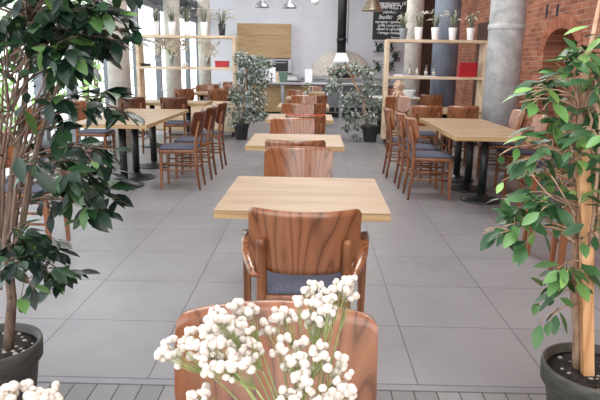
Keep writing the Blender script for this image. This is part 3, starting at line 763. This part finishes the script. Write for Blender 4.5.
t = thing('globe_lamp', 'white globe lamp hanging between the steel pendants and the flue', 'lamp', (p.x, 15.9, p.z)); MB().ball((0, 0, 0), .1, 20, 14).build('globe', white, t); MB().tube([(0, 0, .09), (0, 0, HC-p.z)], .006, 6).build('cord', blackm, t)

# small things on the centre tables
o = MB().box(-.1, -.06, 0, .1, .06, .012, .003).build('red_napkin', redm); o.location = (.2, 11.55, .7505); tag(o, 'folded red napkin on the fifth centre table', 'napkin')
def jar(x, y, label, seed):
    r_ = random.Random(seed)
    o = MB().lathe([(.045, 0), (.05, .01), (.05, .09), (.04, .11), (.045, .13), (.041, .13), (.036, .11), (.045, .09), (.044, .012), (0, .012)], 20).build('glass_jar', clear)
    o.location = (x, y, .7505); tag(o, 'clear glass jar holding '+label, 'jar')
    t = thing('sprig_bunch', label, 'flowers', (x, y, .765)); st = MB(); bl = MB()
    for k in range(7):
        a = r_.uniform(0, 2*PI); tp = Vector((.07*math.cos(a), .07*math.sin(a), r_.uniform(.17, .26)))
        st.tube([(0, 0, 0), (.02*math.cos(a), .02*math.sin(a), .1), tp], .003, 5)
        for q in range(4): bl.leaf(tp-Vector((0, 0, .02*q)), Vector((math.cos(q*2), math.sin(q*2), .5)), Vector((0, 0, 1)), .05, .025)
    st.build('stems', stemm, t); bl.build('leaves', leaf_dark, t)
jar(-.12, 11.6, 'small dark sprigs on the fifth centre table', 1)
jar(-.05, 13.7, 'small dark sprigs on the furthest centre table', 2)
for i, (x, y, lb) in enumerate(((-2.45, 9.85, 'clear glass on the table before the left oak shelf'), (-2.0, 13.0, 'clear glass on the table behind the left oak shelf'))):
    goblet(x, y, .7505, lb, .22)

# ------------------------------------------------------------------ ficus plants
def pot(t, r, h, mt):
    MB().lathe([(r*.68, 0), (r*.7, .01), (r*.88, h*.72), (r*.91, h*.74), (r*.91, h*.76), (r*.98, h*.78), (r, h*.96), (r*.985, h), (r*.93, h), (r*.9, h*.9), (0, h*.89)], 48).build('pot', mt, t)
    s_ = MB(); s_.lathe([(0, h*.93), (r*.5, h*.925), (r*.89, h*.905)], 30)
    s_.build('soil', soilm, t)
def twig(mb, a, b, r0, r1, sag=.0, n=5, rr=None):
    a = Vector(a); b = Vector(b); pts = []
    d = b-a; side = d.cross(Vector((0, 0, 1)))
    if side.length < 1e-4: side = Vector((1, 0, 0))
    side.normalize(); q = (rr or rnd).uniform(-.06, .06)*d.length
    for k in range(n+1):
        u = k/n; pts.append(a+d*u+Vector((0, 0, 1))*(math.sin(PI*u)*sag)+side*(math.sin(PI*u)*q))
    mb.tube(pts, [r0+(r1-r0)*k/n for k in range(n+1)], 6); return pts
def spray(lf, br, root, tip, n, ln, seed, spread=.1, sag=.05, droop=(-.9, .35), wid=.46, sub=3):
    """branch from root to tip carrying side twigs with leaves"""
    r_ = random.Random(seed); pts = twig(br, root, tip, .0048, .0018, sag, 7, r_)
    ends = []
    for s_ in range(sub):
        c = Vector(tip)+Vector((r_.uniform(-1, 1), r_.uniform(-1, 1), r_.uniform(-1, .8)))*spread
        st = pts[-1-r_.randrange(1, 3)]; tw = twig(br, st, c, .002, .0012, .01, 4, r_); ends.append(tw)
    ends.append(pts[-4:])
    for k in range(n):
        e = ends[k % len(ends)]; u = r_.uniform(.2, 1.0)*(len(e)-1); i = min(int(u), len(e)-2)
        p_ = e[i]+(e[i+1]-e[i])*(u-i)
        a = r_.uniform(0, 2*PI); d_ = Vector((math.cos(a), math.sin(a), r_.uniform(*droop)))
        fwd = (e[-1]-e[0]).normalized(); d_ = (d_+fwd*.5).normalized()
        up = Vector((r_.uniform(-.5, .5), r_.uniform(-.9, .3), 1))
        st = p_+d_*.012
        l_ = ln*r_.uniform(.65, 1.15)
        lf.leaf(st, d_, up, l_, l_*wid, r_.uniform(.05, .3), .2)
# left ficus
base = atZ(-7, 342, .33); LX, LY = base.x, base.y
t = thing('potted_ficus', 'large dark leaved ficus in a grey round pot at the left edge', 'plant', (0, 0, 0))
t.location = (LX, LY, 0)
pot(t, .178, .33, potgrey)
def loc_(px, py, Y, o=None): return atY(px, py, Y)-Vector((LX, LY, 0))
tr = MB()
main = [loc_(8, 352, LY), loc_(12, 300, LY+.02), loc_(6, 240, LY), loc_(14, 170, LY+.03), loc_(24, 110, LY+.05), loc_(28, 50, LY+.03), loc_(35, -20, LY), loc_(40, -80, LY)]
main[0].z = .29
tr.tube(main, [.021, .018, .016, .014, .011, .008, .006, .004], 10)
for k in range(9):
    r_ = random.Random(100+k); ox = r_.uniform(-18, 22); Y = LY+r_.uniform(-.1, .12)
    pp = [loc_(5+ox*.4, 300-r_.uniform(0, 60), LY+.0), loc_(8+ox*.7, 230, Y), loc_(12+ox, 170, Y), loc_(20+ox*1.2+r_.uniform(-10, 10), 105, Y), loc_(34+ox*2+r_.uniform(-16, 24), 60+r_.uniform(-10, 25), Y+r_.uniform(-.1, .1))]
    tr.tube(pp, [.009, .007, .006, .004, .002], 6)
for k in range(16):
    r_ = random.Random(200+k); a = loc_(10+r_.uniform(-8, 10), r_.uniform(105, 160), LY+r_.uniform(-.1, .1)); b = a+Vector((r_.uniform(-.2, .16), r_.uniform(-.15, .15), r_.uniform(.08, .26)))
    twig(tr, a, b, .005, .002, -.02, 4, r_)
tr.build('trunk', bark, t)
pb = MB(); r_ = random.Random(5)
for k in range(30):
    a = r_.uniform(0, 2*PI); q = r_.uniform(.03, .14); pb.ball((q*math.cos(a), q*math.sin(a), .303), r_.uniform(.004, .010), 6, 4, (1.3, 1, .7))
pb.build('pebbles', pebble, t)['kind'] = 'stuff'
LC = [  # tip px, tip py, depth offset, leaves, root py
    (10, 15, -.1, 15, 60), (5, 45, .1, 12, 100), (25, 5, .1, 14, 50), (30, 25, -.12, 12, 70), (45, 12, .1, 14, 60), (60, 5, -.1, 14, 50), (62, 28, .05, 14, 60), (80, 8, .15, 14, 40), (82, 24, -.05, 13, 60),
    (100, 6, .0, 14, 30), (105, 26, .1, 13, 60), (122, 14, -.05, 12, 40), (130, 28, .05, 12, 60), (118, 40, 0, 9, 60), (60, 50, -.15, 12, 80), (78, 52, -.1, 12, 80), (92, 42, .1, 8, 70),
    (30, 50, .1, 9, 90), (20, 35, .18, 10, 70), (50, 66, .0, 6, 100), (74, 66, .1, 6, 90), (0, 62, 0, 4, 90),
    (112, 96, 0, 12, 120), (124, 108, .1, 8, 130), (38, 98, -.1, 6, 130), (52, 108, .1, 6, 140), (60, 128, .0, 8, 150), (72, 100, -.05, 4, 120),
    (30, 145, .1, 5, 170), (42, 165, -.15, 6, 190), (70, 160, .1, 10, 170), (88, 150, 0, 9, 160), (100, 166, .1, 11, 170), (112, 150, -.05, 9, 160), (80, 178, -.1, 9, 180), (60, 188, .05, 9, 190),
    (95, 190, 0, 10, 180), (120, 190, .1, 5, 190), (100, 212, .05, 9, 190), (78, 206, 0, 5, 200), (50, 200, .1, 6, 210), (110, 172, .1, 6, 180),
    (22, 235, -.1, 9, 240), (40, 240, 0, 10, 250), (58, 250, .05, 9, 250), (20, 262, -.12, 9, 260), (45, 272, -.05, 8, 260), (68, 276, 0, 9, 265), (30, 285, -.1, 5, 270), (8, 250, -.05, 8, 250)]
grp = [('upper', lambda c: c[1] < 85), ('middle', lambda c: 85 <= c[1] < 220), ('lower', lambda c: c[1] >= 220)]
for gname, cond in grp:
    br = MB(); lf = MB()
    for i, c in enumerate(LC):
        if not cond(c): continue
        root = loc_(14+rnd.uniform(-6, 8), c[4]+rnd.uniform(-5, 20), LY+.03)
        spray(lf, br, root, loc_(c[0], c[1], LY+c[2]*1.3), int(c[3]*1.7), .09, 300+i, .062, .04, (-1.1, .3))
    if gname == 'upper':
        for k in range(60):   # dense crown continuing above the frame
            r_ = random.Random(900+k); c = loc_(r_.uniform(-60, 130), r_.uniform(-120, 10), LY+r_.uniform(-.25, .3))
            for q in range(7): lf.leaf(c+Vector((r_.gauss(0, .05), r_.gauss(0, .05), r_.gauss(0, .05))), Vector((r_.uniform(-1, 1), r_.uniform(-1, 1), r_.uniform(-1, .2))), Vector((0, -.3, 1)), .08, .036)
            if k % 4 == 0: twig(br, loc_(28, 20, LY), c, .006, .002, .02, 4, r_)
    b = br.build('branch', bark, t); lf.build('foliage', leaf_dark, b)
# right ficus
base = atZ(598, 366, .33); LX, LY = base.x, base.y
t = thing('potted_ficus', 'green leaved ficus tied to a raw wooden stake in a pot at the right edge', 'plant', (LX, LY, 0))
pot(t, .195, .33, potgrey)
p_ = loc_(589, 374, LY-.02); q_ = loc_(586, 225, LY-.02); top = loc_(582, 150, LY-.02)
st = MB(); st.tube([(p_.x, p_.y, .27), (q_.x, q_.y, q_.z), (top.x, top.y, top.z)], .03, 4, True, (.9, .6)); st.build('stake', stakem, t)
tr = MB(); a = loc_(578, 368, LY+.03); a.z = .29
tr.tube([a, loc_(578, 330, LY+.04), loc_(574, 290, LY+.04), loc_(577, 240, LY+.05), loc_(574, 190, LY+.03), loc_(580, 130, LY+.03), loc_(588, 60, LY), loc_(600, 0, LY)], [.021, .018, .016, .016, .014, .012, .009, .005], 10)
for k in range(11):
    r_ = random.Random(500+k); ox = r_.uniform(-2, 34); Y = LY+r_.uniform(-.1, .14)
    tr.tube([loc_(584+ox*.2, 300-r_.uniform(0, 60), LY+.04), loc_(582+ox*.6, 230, Y), loc_(578+ox+r_.uniform(-6, 6), 170, Y), loc_(580+ox+r_.uniform(-10, 10), 120, Y), loc_(584+ox+r_.uniform(-16, 16), 70, Y+r_.uniform(-.1, .1))], [.009, .007, .006, .005, .002], 6)
for k in range(13):
    r_ = random.Random(600+k); a = loc_(575, r_.uniform(120, 250), LY+r_.uniform(-.08, .1)); cpx = (r_.uniform(525, 565), r_.uniform(100, 215))
    twig(tr, a, loc_(cpx[0], cpx[1], LY+r_.uniform(-.12, .12)), .005, .002, r_.uniform(-.05, .05), 6, r_)
tr.build('trunk', barkl, t)
pb = MB(); r_ = random.Random(6)
for k in range(24):
    a = r_.uniform(0, 2*PI); q = r_.uniform(.03, .15); pb.ball((q*math.cos(a), q*math.sin(a), .303), r_.uniform(.004, .009), 6, 4, (1.3, 1, .7))
pb.build('pebbles', pebble, t)['kind'] = 'stuff'
RC = [(585, 50, 0, 12, 90), (600, 62, .1, 12, 100), (572, 62, -.05, 8, 100), (560, 74, 0, 9, 110), (545, 82, .05, 7, 110), (582, 78, .1, 9, 110), (598, 88, -.1, 10, 120), (530, 92, 0, 7, 110), (520, 102, .0, 5, 115), (548, 98, .0, 5, 115),
      (600, 110, 0, 9, 130), (575, 105, .08, 6, 130), (590, 130, -.1, 8, 150), (560, 118, 0, 6, 135), (548, 122, 0, 4, 140), (568, 132, 0, 7, 150), (538, 148, -.05, 8, 165), (524, 160, 0, 7, 170), (552, 158, .05, 7, 170), (575, 160, -.1, 7, 175), (598, 150, .1, 8, 170),
      (510, 148, 0, 2, 160), (600, 180, 0, 8, 200), (565, 185, 0, 4, 200), (530, 192, 0, 9, 205), (515, 208, .05, 9, 215), (545, 206, -.05, 9, 215), (505, 226, 0, 7, 222), (528, 232, 0, 8, 228), (498, 234, .0, 5, 225), (560, 222, .05, 7, 235),
      (580, 205, -.1, 6, 230), (600, 215, 0, 8, 230), (558, 268, -.05, 7, 265), (545, 282, 0, 6, 275), (565, 285, 0, 7, 280), (552, 300, .0, 4, 290), (553, 314, 0, 4, 300), (600, 250, .05, 5, 260), (578, 270, -.05, 5, 275), (520, 175, .05, 5, 190), (540, 172, .05, 5, 190), (595, 235, -.1, 5, 250)]
for gname, cond in (('u', lambda c: c[1] < 115), ('m', lambda c: 115 <= c[1] < 188), ('l', lambda c: c[1] >= 188)):
    br = MB(); lf = MB()
    for i, c in enumerate(RC):
        if not cond(c): continue
        root = loc_(578+rnd.uniform(-3, 12), c[4]+rnd.uniform(-5, 12), LY+.03)
        spray(lf, br, root, loc_(c[0], c[1], LY+c[2]*1.3), int(c[3]*1.35), .082, 700+i, .055, .03, (-1.0, .3))
    if gname == 'u':
        for k in range(26):
            r_ = random.Random(1900+k); c = loc_(r_.uniform(600, 680), r_.uniform(40, 200), LY+r_.uniform(-.2, .25))
            for q in range(7): lf.leaf(c+Vector((r_.gauss(0, .05), r_.gauss(0, .05), r_.gauss(0, .05))), Vector((r_.uniform(-1, 1), r_.uniform(-1, 1), r_.uniform(-1, .2))), Vector((0, -.3, 1)), .075, .034)
    b = br.build('branch', barkl, t); lf.build('foliage', leaf_mid, b)
# two small leaved ficus at the back
def back_ficus(bx, by, pr_, ph, blobs, trunkpx, label, seed, nl, potm, ln=.06):
    global LX, LY
    LX, LY = bx, by; r_ = random.Random(seed)
    t = thing('weeping_ficus', label, 'plant', (bx, by, 0)); pot(t, pr_, ph, potm)
    tr = MB(); pts = [loc_(x, y, by) for x, y in trunkpx]; pts[0].z = ph*.85
    tr.tube(pts, [.03]+[.026-.018*k/len(pts) for k in range(len(pts)-1)], 8)
    for (px, py, rx_, ry_, wt_) in blobs:
        tgt = loc_(px, py, by+r_.uniform(-.15, .15)); k = min(range(len(pts)), key=lambda k: (pts[k]-tgt).length)
        twig(tr, pts[k], tgt, .01, .004, .03, 5, r_)
    tr.build('trunk', barkl, t)
    lf = MB(); sc = by/FPX
    tot = sum(b_[4] for b_ in blobs)
    for (px, py, rx_, ry_, wt_) in blobs:
        c = loc_(px, py, by+r_.uniform(-.1, .1))
        for k in range(int(nl*wt_/tot)):
            while True:
                v = Vector((r_.uniform(-1, 1), r_.uniform(-1, 1), r_.uniform(-1, 1)))
                if v.length < 1: break
            q = c+Vector((v.x*rx_*sc, v.y*max(.15, rx_*sc*.8), v.z*ry_*sc))
            lf.leaf(q, Vector((r_.uniform(-1, 1), r_.uniform(-1, 1), r_.uniform(-1, .3))), Vector((r_.uniform(-.6, .6), -.5, 1)), ln*r_.uniform(.7, 1.3), ln*.5, .15)
    lf.build('foliage', leaf_grey_glint, t)
back_ficus(-1.3, 10.95, .15, .29, [(242, 58, 9, 8, 9), (256, 62, 13, 8, 11), (248, 76, 14, 10, 16), (262, 78, 12, 9, 10), (240, 94, 12, 12, 15), (256, 98, 12, 12, 14), (246, 114, 16, 9, 13), (226, 110, 6, 5, 3), (262, 114, 6, 6, 4), (234, 122, 7, 6, 4), (268, 64, 6, 5, 4)],
           [(242, 128), (243, 110), (246, 92), (246, 72), (244, 56)], 'weeping ficus with grey green leaves in a black pot left of the aisle', 21, 3000, potdark, .062)
back_ficus(1.09, 10.95, .165, .3, [(350, 68, 14, 7, 10), (336, 70, 9, 8, 7), (366, 72, 9, 7, 7), (334, 86, 8, 10, 8), (372, 86, 8, 9, 7), (360, 96, 14, 10, 14), (345, 100, 7, 10, 6), (378, 104, 7, 8, 5), (352, 116, 9, 7, 8), (372, 116, 9, 6, 6), (346, 127, 4, 4, 2), (358, 126, 8, 4, 3), (357, 136, 4, 3, 2)],
           [(369, 128), (365, 116), (364, 102), (358, 90), (352, 78), (347, 66)], 'weeping ficus with grey green leaves in a grey pot right of the aisle', 22, 2600, potdark, .058)

# ------------------------------------------------------------------ bouquets on the nearest table
def bouquet(vx, vy, label, spots, seed, Yc, big=1.0):
    r_ = random.Random(seed)
    v = MB().lathe([(.035, 0), (.04, .01), (.034, .1), (.045, .15), (.042, .15), (.031, .1), (.036, .012), (0, .012)], 24).build('glass_vase', clear)
    v.location = (vx, vy, .7505); tag(v, 'small clear glass vase holding '+label, 'vase')
    t = thing('flower_bouquet', label, 'flowers', (vx, vy, .77)); O = Vector((vx, vy, .77))
    for (px, py, rx_, ry_, n, dy) in spots:
        rx_ *= 1.25; ry_ *= 1.25; n = int(n*1.35)
        c = atY(px, py, Yc+dy)-O; st = MB(); bl = MB()
        neck = Vector((c.x*.12, c.y*.12, .12)); sg = []
        K = 6
        for k in range(K+1):
            u = k/K; sg.append(neck.lerp(c, u)+Vector((0, 0, .02*math.sin(PI*u))))
        st.tube([Vector((-c.x*.03, 0, .0))]+sg[:-2], .0013, 5)
        root = sg[-3]; sc = (Yc+dy)/FPX
        for k in range(n):
            while True:
                w_ = Vector((r_.uniform(-1, 1), r_.uniform(-1, 1), r_.uniform(-1, 1)))
                if w_.length < 1: break
            q = c+Vector((w_.x*rx_*sc, w_.y*rx_*sc*.9, w_.z*ry_*sc))
            r = r_.uniform(.0042, .0078)*big
            bl.ball(q, r, 9, 6, (r_.uniform(.85, 1.1), r_.uniform(.85, 1.1), r_.uniform(.8, 1)))
            bl.ball(q+Vector((r_.gauss(0, 1), r_.gauss(0, 1), r_.gauss(0, 1)))*r*.45, r*.75, 8, 5)
            st.tube([root, root.lerp(q, .6)+Vector((0, 0, -.004)), q], [.0006, .0005, .0004], 4)
        s0 = st.build('stem', stemm, t); bl.build('blossoms', blossom, s0)
bouquet(.0, .66, 'cream gypsophila bouquet in the middle foreground', [
    (176, 352, 16, 14, 16, .02), (200, 338, 16, 16, 18, -.03), (225, 322, 16, 16, 20, .03), (243, 312, 14, 10, 14, .06), (215, 356, 18, 18, 22, -.06), (246, 344, 16, 20, 22, 0), (236, 368, 14, 10, 10, -.08),
    (270, 322, 10, 12, 8, .06), (288, 318, 12, 10, 10, .08), (300, 300, 5, 5, 4, .1), (322, 290, 18, 8, 16, .1), (342, 284, 10, 8, 12, .1), (350, 296, 7, 6, 6, .1), (318, 318, 16, 14, 20, .06), (332, 308, 12, 10, 12, .06),
    (290, 352, 16, 14, 16, 0), (316, 356, 18, 14, 16, 0), (336, 372, 14, 16, 14, -.02), (306, 380, 14, 10, 9, -.04), (318, 398, 20, 8, 14, -.06), (346, 396, 10, 12, 9, -.04), (204, 398, 16, 8, 9, -.06), (285, 395, 8, 6, 5, -.06)], 11, .76)
bouquet(-.3, .55, 'cream gypsophila bouquet at the lower left corner', [
    (10, 396, 16, 9, 12, 0), (28, 388, 6, 6, 4, .02), (45, 394, 14, 8, 9, .0), (28, 410, 22, 10, 12, -.03)], 12, .62, .95)
